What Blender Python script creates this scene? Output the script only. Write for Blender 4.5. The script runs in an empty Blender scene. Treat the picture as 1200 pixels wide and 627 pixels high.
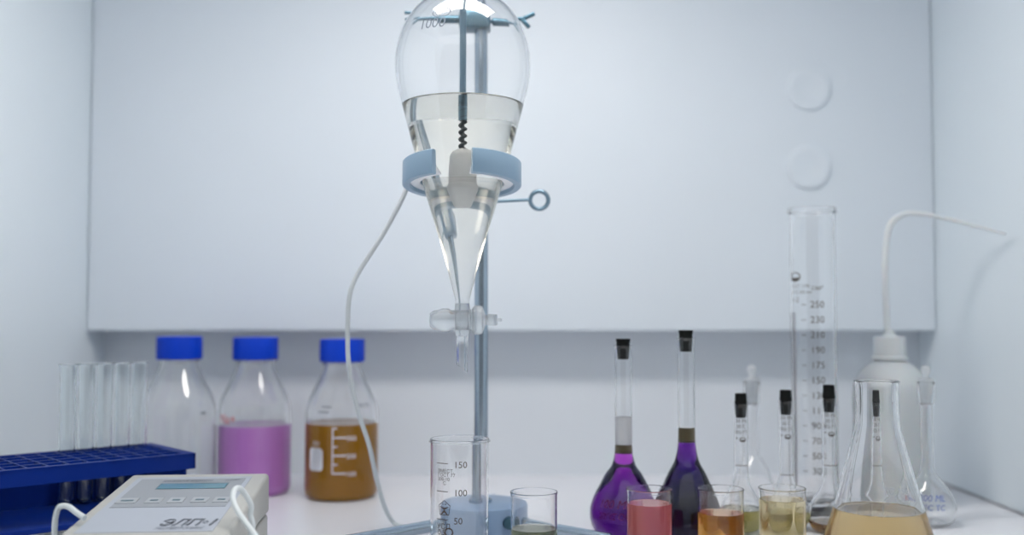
import bpy, bmesh, math, random
from mathutils import Vector, Matrix
random.seed(3)
S = bpy.context.scene
C = S.collection
PI = math.pi

# ------------------------------------------------------------------ camera
F = 1200.0                       # focal length in pixels of the 1200 px wide frame
PITCH = math.radians(2.7)
CAM_Z = 0.208
cam = bpy.data.cameras.new('camera')
cam.sensor_width = 36; cam.lens = 36.0; cam.clip_start = 0.01
cam.dof.use_dof = True; cam.dof.focus_distance = 0.845; cam.dof.aperture_fstop = 2.8
cam_o = bpy.data.objects.new('camera', cam); C.objects.link(cam_o)
cam_o.location = (0, 0, CAM_Z); cam_o.rotation_euler = (PI/2 + PITCH, 0, 0)
S.camera = cam_o
S.view_settings.view_transform = 'Standard'; S.view_settings.look = 'None'
S.view_settings.gamma = 1.0; S.view_settings.exposure = 0.42
S.view_settings.use_curve_mapping = False
S.render.engine = 'CYCLES'
cy = S.cycles
cy.use_denoising = True
cy.max_bounces = 32; cy.transmission_bounces = 30; cy.glossy_bounces = 8; cy.diffuse_bounces = 5
cy.transparent_max_bounces = 16; cy.volume_bounces = 2
cy.sample_clamp_indirect = 6.0; cy.blur_glossy = 0.6

# ------------------------------------------------------------------ world: the room in front of the cabinet
W = bpy.data.worlds.new('room_light'); S.world = W; W.use_nodes = True
nt = W.node_tree; nt.nodes.clear()
wo = nt.nodes.new('ShaderNodeOutputWorld'); bg = nt.nodes.new('ShaderNodeBackground')
tc = nt.nodes.new('ShaderNodeTexCoord'); sp = nt.nodes.new('ShaderNodeSeparateXYZ'); rp = nt.nodes.new('ShaderNodeValToRGB')
mp = nt.nodes.new('ShaderNodeMapRange'); mp.inputs[1].default_value = -1; mp.inputs[2].default_value = 1
nt.links.new(tc.outputs['Generated'], sp.inputs[0]); nt.links.new(sp.outputs['Z'], mp.inputs[0])
nt.links.new(mp.outputs[0], rp.inputs[0]); nt.links.new(rp.outputs[0], bg.inputs[0]); nt.links.new(bg.outputs[0], wo.inputs[0])
cr = rp.color_ramp
cr.elements[0].position = 0.0; cr.elements[0].color = (0.10, 0.10, 0.11, 1)
cr.elements[1].position = 1.0; cr.elements[1].color = (1.35, 1.40, 1.38, 1)
e = cr.elements.new(0.52); e.color = (0.14, 0.15, 0.16, 1)
e = cr.elements.new(0.70); e.color = (0.52, 0.55, 0.56, 1)
e = cr.elements.new(0.86); e.color = (1.2, 1.25, 1.25, 1)
bg.inputs[1].default_value = 0.95
LAMP_STRENGTH = 19.5

# ------------------------------------------------------------------ helpers
def P(px, py, d):
    """point of the place at distance d into the cabinet that the photo shows at (px, py)"""
    x = (px - 600) / F; z = (313.5 - py) / F
    yy = math.cos(PITCH) - z*math.sin(PITCH); zz = math.sin(PITCH) + z*math.cos(PITCH)
    return Vector((x*d/yy, d, CAM_Z + zz*d/yy))
def Z(py, d): return P(600, py, d).z
def X(px, d): return P(px, 370, d).x
def mpp(d): return d / F

def tag(o, label, cat, group=None, kind=None):
    o['label'] = label; o['category'] = cat
    if group: o['group'] = group
    if kind: o['kind'] = kind
    return o
def thing(name, label, cat, loc=(0,0,0), rz=0, group=None):
    o = bpy.data.objects.new(name, None); C.objects.link(o)
    o.empty_display_size = 0.01
    o.location = loc; o.rotation_euler = (0,0,rz)
    return tag(o, label, cat, group)
def obj(name, bm, mat, parent=None, sharp=40, smooth=True, recalc=True):
    if recalc: bmesh.ops.recalc_face_normals(bm, faces=bm.faces[:])
    if smooth:
        for f in bm.faces: f.smooth = True
        for ed in bm.edges:
            if len(ed.link_faces) == 2 and ed.calc_face_angle(0) > math.radians(sharp): ed.smooth = False
    me = bpy.data.meshes.new(name); bm.to_mesh(me); bm.free()
    me.materials.append(mat)
    o = bpy.data.objects.new(name, me); C.objects.link(o)
    if parent: o.parent = parent
    return o
def struct(name, bm, mat, label=None):
    o = obj(name, bm, mat, smooth=False); o['kind'] = 'structure'
    if label: o['label'] = label
    return o
def box(bm, x0, x1, y0, y1, z0, z1, bev=0, mtx=None, seg=2):
    r = bmesh.ops.create_cube(bm, size=1)
    vs = r['verts']
    bmesh.ops.scale(bm, vec=(x1-x0, y1-y0, z1-z0), verts=vs)
    bmesh.ops.translate(bm, vec=((x0+x1)/2, (y0+y1)/2, (z0+z1)/2), verts=vs)
    if bev:
        es = list({ed for v in vs for ed in v.link_edges})
        r2 = bmesh.ops.bevel(bm, geom=es, offset=bev, segments=seg, profile=0.5, affect='EDGES')
        vs = list({v for f in r2['faces'] for v in f.verts} | {v for v in vs if v.is_valid})
    if mtx: bmesh.ops.transform(bm, matrix=mtx, verts=vs)
    return vs
def lathe(bm, prof, n=72, axis='Z', mtx=None, rmod=None, closed=False):
    """revolve (r, z) points; r = 0 closes to a point on the axis"""
    rings = []
    for (r, z) in prof:
        if r < 1e-7: rings.append([bm.verts.new((0,0,z))]); continue
        ring = []
        for k in range(n):
            a = 2*PI*k/n; rr = rmod(r, z, k) if rmod else r
            ring.append(bm.verts.new((rr*math.cos(a), rr*math.sin(a), z)))
        rings.append(ring)
    pairs = list(zip(rings, rings[1:]))
    if closed: pairs.append((rings[-1], rings[0]))
    for a, b in pairs:
        for k in range(n):
            k2 = (k+1) % n
            if len(a) == 1 and len(b) == 1: break
            if len(a) == 1: bm.faces.new((a[0], b[k], b[k2]))
            elif len(b) == 1: bm.faces.new((a[k], a[k2], b[0]))
            else: bm.faces.new((a[k], a[k2], b[k2], b[k]))
    vs = [v for r in rings for v in r]
    R = Matrix.Identity(4)
    if axis == 'X': R = Matrix.Rotation(PI/2, 4, 'Y')
    if axis == 'Y': R = Matrix.Rotation(-PI/2, 4, 'X')
    if mtx is not None: R = mtx @ R
    bmesh.ops.transform(bm, matrix=R, verts=vs)
    return vs
def rod(bm, a, b, r, n=24, bev=0.0):
    a = Vector(a); b = Vector(b); L = (b-a).length
    q = (b-a).to_track_quat('Z', 'Y').to_matrix().to_4x4()
    bb = min(bev, r*0.9)
    pr = [(0,0),(r-bb,0),(r,bb),(r,L-bb),(r-bb,L),(0,L)] if bb else [(0,0),(r,0),(r,L),(0,L)]
    return lathe(bm, pr, n, mtx=Matrix.Translation(a) @ q)
def catmull(pts, k=6):
    out = []
    n = len(pts)
    for i in range(n-1):
        p0 = pts[max(i-1,0)]; p1 = pts[i]; p2 = pts[i+1]; p3 = pts[min(i+2,n-1)]
        for j in range(k):
            t = j/k
            out.append(tuple(0.5*((2*b)+(-a+c)*t+(2*a-5*b+4*c-d)*t*t+(-a+3*b-3*c+d)*t**3) for a,b,c,d in zip(p0,p1,p2,p3)))
    out.append(tuple(pts[-1]))
    return out
def sweep(bm, pts, r, n=12, k=6, ends=True):
    pts = [Vector(p) for p in catmull([tuple(p) for p in pts], k)] if k > 1 else [Vector(p) for p in pts]
    rings = []; up = None
    for i, p in enumerate(pts):
        t = (pts[min(i+1,len(pts)-1)] - pts[max(i-1,0)]).normalized()
        if up is None: up = t.orthogonal().normalized()
        up = (up - t*up.dot(t)).normalized(); s = t.cross(up)
        rr = r(i/(len(pts)-1)) if callable(r) else r
        rings.append([bm.verts.new(p + rr*(math.cos(2*PI*j/n)*up + math.sin(2*PI*j/n)*s)) for j in range(n)])
    for a, b in zip(rings, rings[1:]):
        for j in range(n): bm.faces.new((a[j], a[(j+1)%n], b[(j+1)%n], b[j]))
    if ends: bm.faces.new(rings[0][::-1]); bm.faces.new(rings[-1])
def offset(prof, t):
    """inner wall: the outer profile (bottom axis point ... rim) moved inwards by t"""
    out = []
    n = len(prof)
    for i, (r, z) in enumerate(prof):
        a = prof[max(i-1,0)]; b = prof[min(i+1,n-1)]
        dr, dz = b[0]-a[0], b[1]-a[1]; L = math.hypot(dr, dz) or 1
        nr, nz = dz/L, -dr/L                     # outward normal when going up with growing z
        out.append((max(r - t*nr, 0.0), z - t*nz))
    return out
def vessel_profile(key, k=5):
    """dense outer profile from coarse points; first point on the axis"""
    c = catmull(key[1:], k)
    c = [(max(r,0.0001), z) for r, z in c]
    return [key[0]] + c
def interp_r(prof, z):
    for a, b in zip(prof, prof[1:]):
        if (a[1] <= z <= b[1]) and b[1] > a[1]:
            return a[0] + (b[0]-a[0])*(z-a[1])/(b[1]-a[1])
    return prof[-1][0]
def menisc(inn, z1, dz=0.0):
    r1 = interp_r(inn, z1)
    return [(r1, z1+0.0006+dz), (max(r1-0.0010,0.0002), z1+0.00008+dz), (max(r1-0.0028,0.0001), z1+dz), (0, z1+dz)]
def shell(prof, t, n=80, level=None):
    """closed glass wall of a vessel whose bottom is on the axis; where liquid stands against the wall the liquid's own surface is the inner boundary"""
    inn = offset(prof, t)
    inn[0] = (0, prof[0][1] + t)
    top = prof[-1]
    bm = bmesh.new()
    rim = [(top[0]-t*0.15, top[1]+t*0.35), (top[0]-t*0.5, top[1]+t*0.5), (top[0]-t*0.85, top[1]+t*0.35)]
    low = inn[::-1] if level is None else [p for p in inn[::-1] if p[1] > level+0.0008 and p[0] > 1e-5] + menisc(inn, level, 0.00005)
    pts = prof + rim + low
    lathe(bm, pts, n)
    return bm, inn
def clip(inn, z0, z1, top=True):
    pts = [(0, max(z0, inn[0][1]))]
    if z0 > inn[0][1]: pts.append((interp_r(inn, z0), z0))
    for r, z in inn:
        if z0 < z < z1 and r > 1e-5: pts.append((r, z))
    if top: return pts + menisc(inn, z1)
    return pts + [(interp_r(inn, z1), z1), (0, z1)]
def liquid(inn, z0, z1, mat, parent, label=None, n=80, name='liquid', top=True):
    bm = bmesh.new(); lathe(bm, clip(inn, z0, z1, top), n)
    o = obj(name, bm, mat, parent, sharp=70)
    if label: o['label'] = label
    return o

def txt_mesh(s, size, align='LEFT', shear=0.0, outline=0.0):
    cu = bpy.data.curves.new('t', 'FONT'); cu.body = s; cu.size = size; cu.align_x = align; cu.shear = shear
    cu.resolution_u = 3
    if outline:
        cu.fill_mode = 'NONE'; cu.bevel_depth = outline; cu.bevel_resolution = 0
    o = bpy.data.objects.new('t', cu); C.objects.link(o)
    dg = bpy.context.evaluated_depsgraph_get(); dg.update()
    me = bpy.data.meshes.new_from_object(o.evaluated_get(dg))
    bm = bmesh.new(); bm.from_mesh(me)
    bpy.data.objects.remove(o); bpy.data.curves.remove(cu); bpy.data.meshes.remove(me)
    return bm
def wrap(bm, rfun, th0, z0, e=0.00025):
    """bend flat print (x right, y up) round a vessel; th0 = angle from the front"""
    for v in bm.verts:
        z = z0 + v.co.y; r = rfun(z) + e; th = th0 + v.co.x/max(r,1e-4); dz = v.co.z
        v.co = Vector(((r+dz)*math.sin(th), -(r+dz)*math.cos(th), z))
def join(dst, src):
    me = bpy.data.meshes.new('j'); src.to_mesh(me); src.free(); dst.from_mesh(me); bpy.data.meshes.remove(me)
def print_on(parent, items, rfun, mat, label=None, name='printing'):
    """items: ('t', text, size, th, z, align) or ('r', th, z, w, h) solid bar or ('p', th, z, pts, w) outline"""
    bm = bmesh.new()
    for it in items:
        b = None
        if it[0] == 't':
            b = txt_mesh(it[1], it[2], it[5] if len(it) > 5 else 'LEFT')
            wrap(b, rfun, it[3], it[4])
        elif it[0] == 'r':
            b = bmesh.new(); _, th, z, w, h = it
            n = max(2, int(w/0.0015)); a = []; c = []
            for i in range(n+1):
                x = w*i/n; a.append(b.verts.new((x, 0, 0))); c.append(b.verts.new((x, h, 0)))
            for i in range(n): b.faces.new((a[i], a[i+1], c[i+1], c[i]))
            wrap(b, rfun, th, z)
        elif it[0] == 'p':
            b = bmesh.new(); _, th, z, pts, w = it
            m = len(pts)
            cx = sum(p[0] for p in pts)/m; cyy = sum(p[1] for p in pts)/m
            o1 = [b.verts.new((x, y, 0)) for x, y in pts]
            o2 = [b.verts.new((x+(cx-x)*w, y+(cyy-y)*w, 0)) for x, y in pts]
            for i in range(m):
                j = (i+1) % m; b.faces.new((o1[i], o1[j], o2[j], o2[i]))
            wrap(b, rfun, th, z)
        elif it[0] == 'f':
            b = bmesh.new(); _, th, z, pts = it
            b.faces.new([b.verts.new((x, y, 0)) for x, y in pts]); wrap(b, rfun, th, z)
        join(bm, b)
    o = obj(name, bm, mat, parent, smooth=False, recalc=False)
    if label: o['label'] = label
    return o

# ------------------------------------------------------------------ materials
def mat(name, col, rough=0.5, metal=0.0, trans=0.0, ior=1.45, spec=0.5, noise=0.0, nscale=40, bump=0.0, coat=0.0, sss=0.0):
    m = bpy.data.materials.new(name); m.use_nodes = True
    n = m.node_tree; b = n.nodes['Principled BSDF']
    b.inputs['Base Color'].default_value = (*col, 1); b.inputs['Roughness'].default_value = rough
    b.inputs['Metallic'].default_value = metal; b.inputs['Transmission Weight'].default_value = trans
    b.inputs['IOR'].default_value = ior; b.inputs['Specular IOR Level'].default_value = spec
    b.inputs['Coat Weight'].default_value = coat
    if sss: b.inputs['Subsurface Weight'].default_value = sss; b.inputs['Subsurface Scale'].default_value = 0.01
    if noise or bump:
        t = n.nodes.new('ShaderNodeTexCoord'); q = n.nodes.new('ShaderNodeTexNoise')
        q.inputs['Scale'].default_value = nscale; q.inputs['Detail'].default_value = 4
        n.links.new(t.outputs['Object'], q.inputs['Vector'])
        if noise:
            mx = n.nodes.new('ShaderNodeMix'); mx.data_type = 'RGBA'
            mx.inputs[6].default_value = (*[c*(1-noise) for c in col], 1); mx.inputs[7].default_value = (*[min(1, c*(1+noise)) for c in col], 1)
            n.links.new(q.outputs['Fac'], mx.inputs[0]); n.links.new(mx.outputs[2], b.inputs['Base Color'])
        if bump:
            bp = n.nodes.new('ShaderNodeBump'); bp.inputs['Strength'].default_value = bump; bp.inputs['Distance'].default_value = 0.001
            n.links.new(q.outputs['Fac'], bp.inputs['Height']); n.links.new(bp.outputs[0], b.inputs['Normal'])
    return m
def glass(name, col=(1.0,1.0,1.0), rough=0.0, ior=1.47):
    m = bpy.data.materials.new(name); m.use_nodes = True; n = m.node_tree; n.nodes.clear()
    o = n.nodes.new('ShaderNodeOutputMaterial'); g = n.nodes.new('ShaderNodeBsdfGlass')
    g.inputs['Color'].default_value = (*col, 1); g.inputs['Roughness'].default_value = rough; g.inputs['IOR'].default_value = ior
    n.links.new(g.outputs[0], o.inputs['Surface'])
    return m
def absorb(name, T, path, ior=1.33, milk=0.0, milk_col=(0.8,0.8,0.8)):
    """clear coloured liquid that lets T (rgb) through over the given path in metres"""
    m = bpy.data.materials.new(name); m.use_nodes = True; n = m.node_tree; n.nodes.clear()
    o = n.nodes.new('ShaderNodeOutputMaterial'); g = n.nodes.new('ShaderNodeBsdfGlass'); v = n.nodes.new('ShaderNodeVolumeAbsorption')
    sig = [-math.log(max(t, 1e-4))/path for t in T]; D = max(sig)*1.0001
    v.inputs['Color'].default_value = (*[1-s/D for s in sig], 1); v.inputs['Density'].default_value = D
    g.inputs['IOR'].default_value = ior/1.47; g.inputs['Roughness'].default_value = 0     # liquid against glass
    if milk:
        d = n.nodes.new('ShaderNodeBsdfDiffuse'); d.inputs[0].default_value = (*milk_col, 1)
        tl = n.nodes.new('ShaderNodeBsdfTranslucent'); tl.inputs[0].default_value = (*milk_col, 1)
        m1 = n.nodes.new('ShaderNodeMixShader'); m1.inputs[0].default_value = 0.5
        m2 = n.nodes.new('ShaderNodeMixShader'); m2.inputs[0].default_value = milk
        n.links.new(d.outputs[0], m1.inputs[1]); n.links.new(tl.outputs[0], m1.inputs[2])
        n.links.new(g.outputs[0], m2.inputs[1]); n.links.new(m1.outputs[0], m2.inputs[2]); n.links.new(m2.outputs[0], o.inputs['Surface'])
    else: n.links.new(g.outputs[0], o.inputs['Surface'])
    n.links.new(v.outputs[0], o.inputs['Volume'])
    return m
def emit(name, col, s):
    m = bpy.data.materials.new(name); m.use_nodes = True; n = m.node_tree; n.nodes.clear()
    o = n.nodes.new('ShaderNodeOutputMaterial'); g = n.nodes.new('ShaderNodeEmission')
    g.inputs[0].default_value = (*col, 1); g.inputs[1].default_value = s; n.links.new(g.outputs[0], o.inputs[0]); return m

M = dict(
 panel=mat('white_laminate_panel', (0.735,0.795,0.86), 0.45, noise=0.01, nscale=6),
 wall=mat('white_cabinet_wall', (0.74,0.81,0.86), 0.4, noise=0.01, nscale=5),
 backw=mat('rear_wall_white', (0.74,0.78,0.83), 0.45, noise=0.01, nscale=5),
 top=mat('white_worktop', (0.82,0.82,0.86), 0.28, noise=0.012, nscale=25, bump=0.02),
 ceil=mat('ceiling_white', (0.75,0.8,0.85), 0.5),
 lamp=emit('lamp_diffuser', (1.0,0.955,0.905), LAMP_STRENGTH),
 glass=glass('clear_glass'),
 glass_n=glass('clear_thin_glass', (0.99,1.0,1.0)),
 plug=mat('stopper_clear_plastic', (0.9,0.93,0.95), 0.25, trans=0.75, ior=1.4),
 frost=mat('frosted_joint_glass', (0.93,0.95,0.97), 0.35, trans=0.8, ior=1.45),
 ptfe=mat('white_plastic', (0.95,0.97,1.0), 0.35),
 ldpe=mat('milky_squeeze_plastic', (0.80,0.82,0.84), 0.4, trans=0.35, ior=1.1, sss=0.1),
 ldpe_solid=mat('white_squeeze_plastic_cap', (0.80,0.83,0.85), 0.4, trans=0.25, ior=1.2, sss=0.1),
 blue_cap=mat('blue_cap_plastic', (0.002,0.048,0.56), 0.4, spec=0.25, noise=0.04),
 rack=mat('dark_blue_rack_plastic', (0.001,0.020,0.19), 0.4, spec=0.2, noise=0.05),
 ring=mat('blue_grey_enamel', (0.30,0.44,0.58), 0.3, coat=0.3, noise=0.03),
 base=mat('blue_grey_base_enamel', (0.24,0.35,0.52), 0.35, coat=0.15, noise=0.02),
 steel=mat('brushed_steel', (0.40,0.48,0.56), 0.25, metal=1.0, noise=0.05, nscale=200),
 teal=mat('dark_teal_steel', (0.06,0.13,0.18), 0.35, metal=0.6, noise=0.1, nscale=90),
 rodm=mat('blued_steel_rod', (0.20,0.30,0.38), 0.3, metal=0.6, noise=0.1),
 spiral=mat('dark_grey_spiral', (0.10,0.12,0.13), 0.45, metal=0.3, noise=0.2),
 cable=mat('white_cable_rubber', (0.60,0.64,0.66), 0.45, noise=0.02),
 black=mat('black_rubber', (0.004,0.005,0.005), 0.6, spec=0.15, noise=0.2, nscale=300, bump=0.2),
 case=mat('light_grey_device_plastic', (0.40,0.40,0.385), 0.5, spec=0.3, noise=0.02, nscale=300, bump=0.05),
 case_face=mat('pale_blue_grey_faceplate', (0.36,0.39,0.45), 0.5, spec=0.3, noise=0.01),
 case_grey=mat('grey_keypad_film', (0.27,0.29,0.32), 0.5, spec=0.3, noise=0.01),
 lcd=mat('teal_display', (0.09,0.21,0.27), 0.2, noise=0.06, nscale=60),
 lcd_dark=mat('dark_teal_display_frame', (0.06,0.12,0.15), 0.4),
 key=mat('pale_key_film', (0.33,0.35,0.38), 0.4),
 ink=mat('dark_ink', (0.03,0.035,0.05), 0.6),
 brown_ink=mat('brown_print', (0.07,0.05,0.04), 0.6),
 grey_ink=mat('grey_etched_print', (0.12,0.15,0.20), 0.6),
 red_ink=mat('red_marker_print', (0.65,0.06,0.10), 0.6),
 maroon_ink=mat('dark_red_print', (0.10,0.004,0.02), 0.6),
 blue_ink=mat('blue_print', (0.10,0.15,0.45), 0.6),
 white_ink=mat('white_enamel_print', (0.85,0.85,0.9), 0.5),
 stripe=mat('pale_backing_stripe', (0.72,0.69,0.73), 0.5),
 lilac=mat('cloudy_lilac_liquid', (0.72,0.34,0.83), 0.5, noise=0.02, spec=0.05),
 mustard=mat('cloudy_brown_liquid', (0.44,0.21,0.02), 0.5, noise=0.04, spec=0.05),
 upper=absorb('clear_solvent', (0.985,0.965,0.91), 0.06, 1.36, 0.0, (0.9,0.88,0.82)),
 lower=absorb('faintly_cloudy_water', (0.98,0.965,0.91), 0.05, 1.34, 0.10, (0.98,0.97,0.93)),
 red=absorb('red_liquid', (1.0,0.42,0.42), 0.04, 1.33, 0.45, (1.0,0.40,0.40)),
 orange=absorb('orange_brown_liquid', (1.0,0.52,0.08), 0.04, 1.33, 0.2, (1.0,0.45,0.08)),
 yellow=absorb('straw_yellow_liquid', (0.99,0.88,0.55), 0.04, 1.33, 0.22, (1.0,0.88,0.55)),
 green=absorb('olive_green_liquid', (0.35,0.40,0.20), 0.04, 1.33, 0.30, (0.30,0.33,0.17)),
 tan=absorb('cloudy_tan_liquid', (0.80,0.60,0.28), 0.08, 1.33, 0.25, (0.62,0.46,0.22)),
 olive=absorb('olive_liquid', (0.45,0.40,0.15), 0.03, 1.33, 0.1, (0.4,0.35,0.15)),
 amber=absorb('brown_amber_liquid', (0.40,0.20,0.06), 0.03, 1.33, 0.1, (0.4,0.2,0.08)),
 violet=absorb('violet_liquid', (0.44,0.045,0.60), 0.018, 1.33, 0.0),
 indigo=absorb('dark_indigo_liquid', (0.12,0.012,0.32), 0.016, 1.33, 0.0),
 band=absorb('dark_olive_layer', (0.07,0.05,0.02), 0.016, 1.35),
 haze=mat('white_fogged_layer', (0.96,0.96,0.98), 0.5, trans=0.5, ior=1.05, spec=0.1),
)

# ------------------------------------------------------------------ the cabinet
D_BACK, D_PANEL = 1.350, 1.290
XL, XR = X(101, 1.29), X(1098, 1.29)
Z_CEIL = 0.76
Y0 = 0.36
bm = bmesh.new(); box(bm, XL-0.03, XR+0.03, D_BACK, D_BACK+0.03, -0.03, Z_CEIL+0.03); struct('wall_back', bm, M['backw'])
bm = bmesh.new(); box(bm, XL-0.03, XL, Y0, D_BACK, -0.03, Z_CEIL+0.03); struct('wall_left', bm, M['wall'])
bm = bmesh.new(); box(bm, XR, XR+0.03, Y0, D_BACK, -0.03, Z_CEIL+0.03); struct('wall_right', bm, M['wall'])
bm = bmesh.new(); box(bm, XL, XR, Y0, D_BACK, Z_CEIL, Z_CEIL+0.03); struct('ceiling', bm, M['ceil'])
bm = bmesh.new(); box(bm, XL, XR, Y0, D_BACK, -0.03, 0, 0); struct('floor', bm, M['top'], 'white worktop of the cabinet')
ZP = Z(388, D_PANEL)
bm = bmesh.new(); box(bm, XL+0.0005, XR-0.0005, D_PANEL, D_BACK-0.0005, ZP, Z_CEIL-0.0005, 0.0025)
o = struct('trim_1', bm, M['panel'], 'raised white panel covering the upper rear wall')
bm = bmesh.new()    # silicone joint where the worktop meets the right and rear walls
box(bm, XR-0.003, XR-0.0002, Y0, D_BACK-0.0005, 0.0003, 0.003, 0.001); struct('trim_2', bm, mat('grey_sealant', (0.42,0.44,0.47), 0.6))
# lamp under the cabinet ceiling
t = thing('ceiling_lamp', 'long white lamp under the cabinet ceiling', 'lamp', (-0.03, 0.81, Z_CEIL))
bm = bmesh.new(); box(bm, -0.23, 0.23, -0.085, 0.085, -0.018, -0.0005, 0.002); obj('housing', bm, M['wall'], t)
for s in (-1, 1):
    bm = bmesh.new(); box(bm, s*0.108-0.10, s*0.108+0.10, -0.062, 0.062, -0.024, -0.0185, 0.002); obj('diffuser', bm, M['lamp'], t)
# two round plugs on the rear panel
for py, lab in ((104, 'upper round white cover disc on the rear panel above the measuring cylinder'), (196, 'lower round white cover disc on the rear panel just above the measuring cylinder')):
    p = P(947.5, py, D_PANEL)
    bm = bmesh.new()
    r = 26.5*mpp(D_PANEL)
    lathe(bm, [(0,0.0030),(r*0.52,0.0030),(r*0.60,0.0039),(r*0.88,0.0039),(r*0.98,0.0030),(r,0.0005),(r,0),(0,0)], 64, mtx=Matrix.Rotation(PI/2,4,'X'))
    o = obj('cover_disc', bm, M['panel']); o.location = (p.x, D_PANEL-0.0002, p.z)
    tag(o, lab, 'cover disc', 'cover discs on the rear panel')

# ------------------------------------------------------------------ retort stand
DP = 1.0
px0 = X(564, DP); 
stand = thing('retort_stand', 'steel retort stand with a round blue-grey base hub behind the tall beaker', 'stand', (px0, DP, 0))
hz = Z(588, DP)
bm = bmesh.new(); lathe(bm, [(0,0.0),(0.042,0.0),(0.0435,0.0015),(0.0435,hz-0.003),(0.0425,hz-0.001),(0.040,hz),(0,hz)], 96)
o = obj('base', bm, M['base'], stand); o['label'] = 'round blue-grey enamelled hub'
bm = bmesh.new(); rod(bm, (0,0,hz-0.01), (0,0,0.62), 0.0066, 40, 0.001); obj('pole', bm, M['steel'], stand)
bm = bmesh.new(); lathe(bm, [(0.0066,hz-0.001),(0.0105,hz-0.001),(0.0105,hz+0.003),(0.0066,hz+0.004)], 40); obj('collar', bm, M['steel'], stand)
for dx, dy in ((-0.140,-0.093), (0.120,-0.066), (0.01,0.14)):
    v = Vector((dx,dy,0)); u = v.normalized()
    bm = bmesh.new(); rod(bm, u*0.040+Vector((0,0,0.0120)), v+Vector((0,0,0.0060)), 0.0057, 24, 0.0015); lg = obj('leg', bm, M['steel'], stand)
    bm = bmesh.new(); lathe(bm, [(0,0),(0.0058,0.001),(0.0062,0.006),(0.0058,0.0105),(0,0.011)], 24, mtx=Matrix.Translation(u*0.046+Vector((0,0,0.006)))); obj('joint', bm, M['steel'], lg)
k = P(597, 613, 0.963) - Vector((px0, DP, 0))
bm = bmesh.new(); lathe(bm, [(0,-0.004),(0.0045,-0.004),(0.006,-0.002),(0.006,0.003),(0.0045,0.005),(0,0.0055)], 28, 'Y', Matrix.Translation(k)); o = obj('knob', bm, M['teal'], stand); o['label'] = 'dark teal screw knob'
# ring clamp
RD = 0.9
rc = P(541.5, 205, RD)
ring = thing('ring_clamp', 'blue-grey open ring clamp holding the separating funnel', 'clamp', (rc.x, rc.y, rc.z))
s = mpp(RD)
R0 = 70*s; hh = 14.2*s
zb = -hh
cross = [(R0-0.0012, hh),(R0, hh-0.001),(R0, zb+0.001),(R0-0.001, zb),(R0-0.0062, zb),(R0-0.0070, zb+0.001),(R0-0.0060, hh-0.001),(R0-0.0052, hh)]
a0 = math.radians(12.5); a1 = math.radians(360-26)
bm = bmesh.new(); N = 110; rings = []
for i in range(N+1):
    a = a0 + (a1-a0)*i/N
    rings.append([bm.verts.new((r*math.sin(a), -r*math.cos(a), z)) for r, z in cross])
for A, B in zip(rings, rings[1:]):
    for j in range(len(cross)):
        j2 = (j+1) % len(cross); bm.faces.new((A[j], A[j2], B[j2], B[j]))
bm.faces.new(rings[0]); bm.faces.new(rings[-1][::-1])
bmesh.ops.rotate(bm, verts=bm.verts, cent=(0,0,0), matrix=Matrix.Rotation(math.radians(-7), 3, 'X'))
obj('ring', bm, M['ring'], ring, sharp=45)
cross = [(R0-0.0068, zb+0.0075),(R0-0.0068, zb+0.0035),(0.0372, zb+0.0020),(0.0366, zb+0.0032),(R0-0.0085, zb+0.0075)]
bm = bmesh.new(); rings = []
for i in range(N+1):
    a = a0 + (a1-a0)*i/N
    rings.append([bm.verts.new((r*math.sin(a), -r*math.cos(a), z)) for r, z in cross])
for A, B in zip(rings, rings[1:]):
    for j in range(len(cross)):
        j2 = (j+1) % len(cross); bm.faces.new((A[j], A[j2], B[j2], B[j]))
bm.faces.new(rings[0]); bm.faces.new(rings[-1][::-1])
bmesh.ops.rotate(bm, verts=bm.verts, cent=(0,0,0), matrix=Matrix.Rotation(math.radians(-7), 3, 'X'))
o = obj('lining', bm, M['ptfe'], ring, sharp=45); o['label'] = 'white plastic lining inside the ring'
bz = Z(236, DP) - rc.z
bx = px0 - rc.x; by = DP - RD
bm = bmesh.new(); sweep(bm, [(bx*0.3, R0-0.004, zb+0.006), (bx*0.6, R0+0.014, zb+0.004), (bx, by-0.012, bz)], 0.0042, 16, 5); obj('arm', bm, M['ring'], ring)
bm = bmesh.new(); box(bm, bx-0.012, bx+0.0105, by-0.013, by+0.013, bz-0.013, bz+0.013, 0.003); obj('boss', bm, M['ring'], ring)
e0 = P(588, 236.5, DP)-rc; e1 = P(632, 234.5, DP)-rc; e0 = Vector(e0); e1 = Vector(e1)
bm = bmesh.new(); rod(bm, (bx+0.009, by, e0.z), (e1.x-0.0085, by, e1.z+0.0005), 0.0016, 16)
rr = 0.0088
prof = [(rr + 0.0021*math.cos(2*PI*i/12), 0.0021*math.sin(2*PI*i/12)) for i in range(12)]
lathe(bm, prof, 40, 'Y', Matrix.Translation((e1.x, by, e1.z)), closed=True)
o = obj('thumb_screw', bm, M['rodm'], ring); o['label'] = 'blued steel screw ending in an eye'
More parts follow.
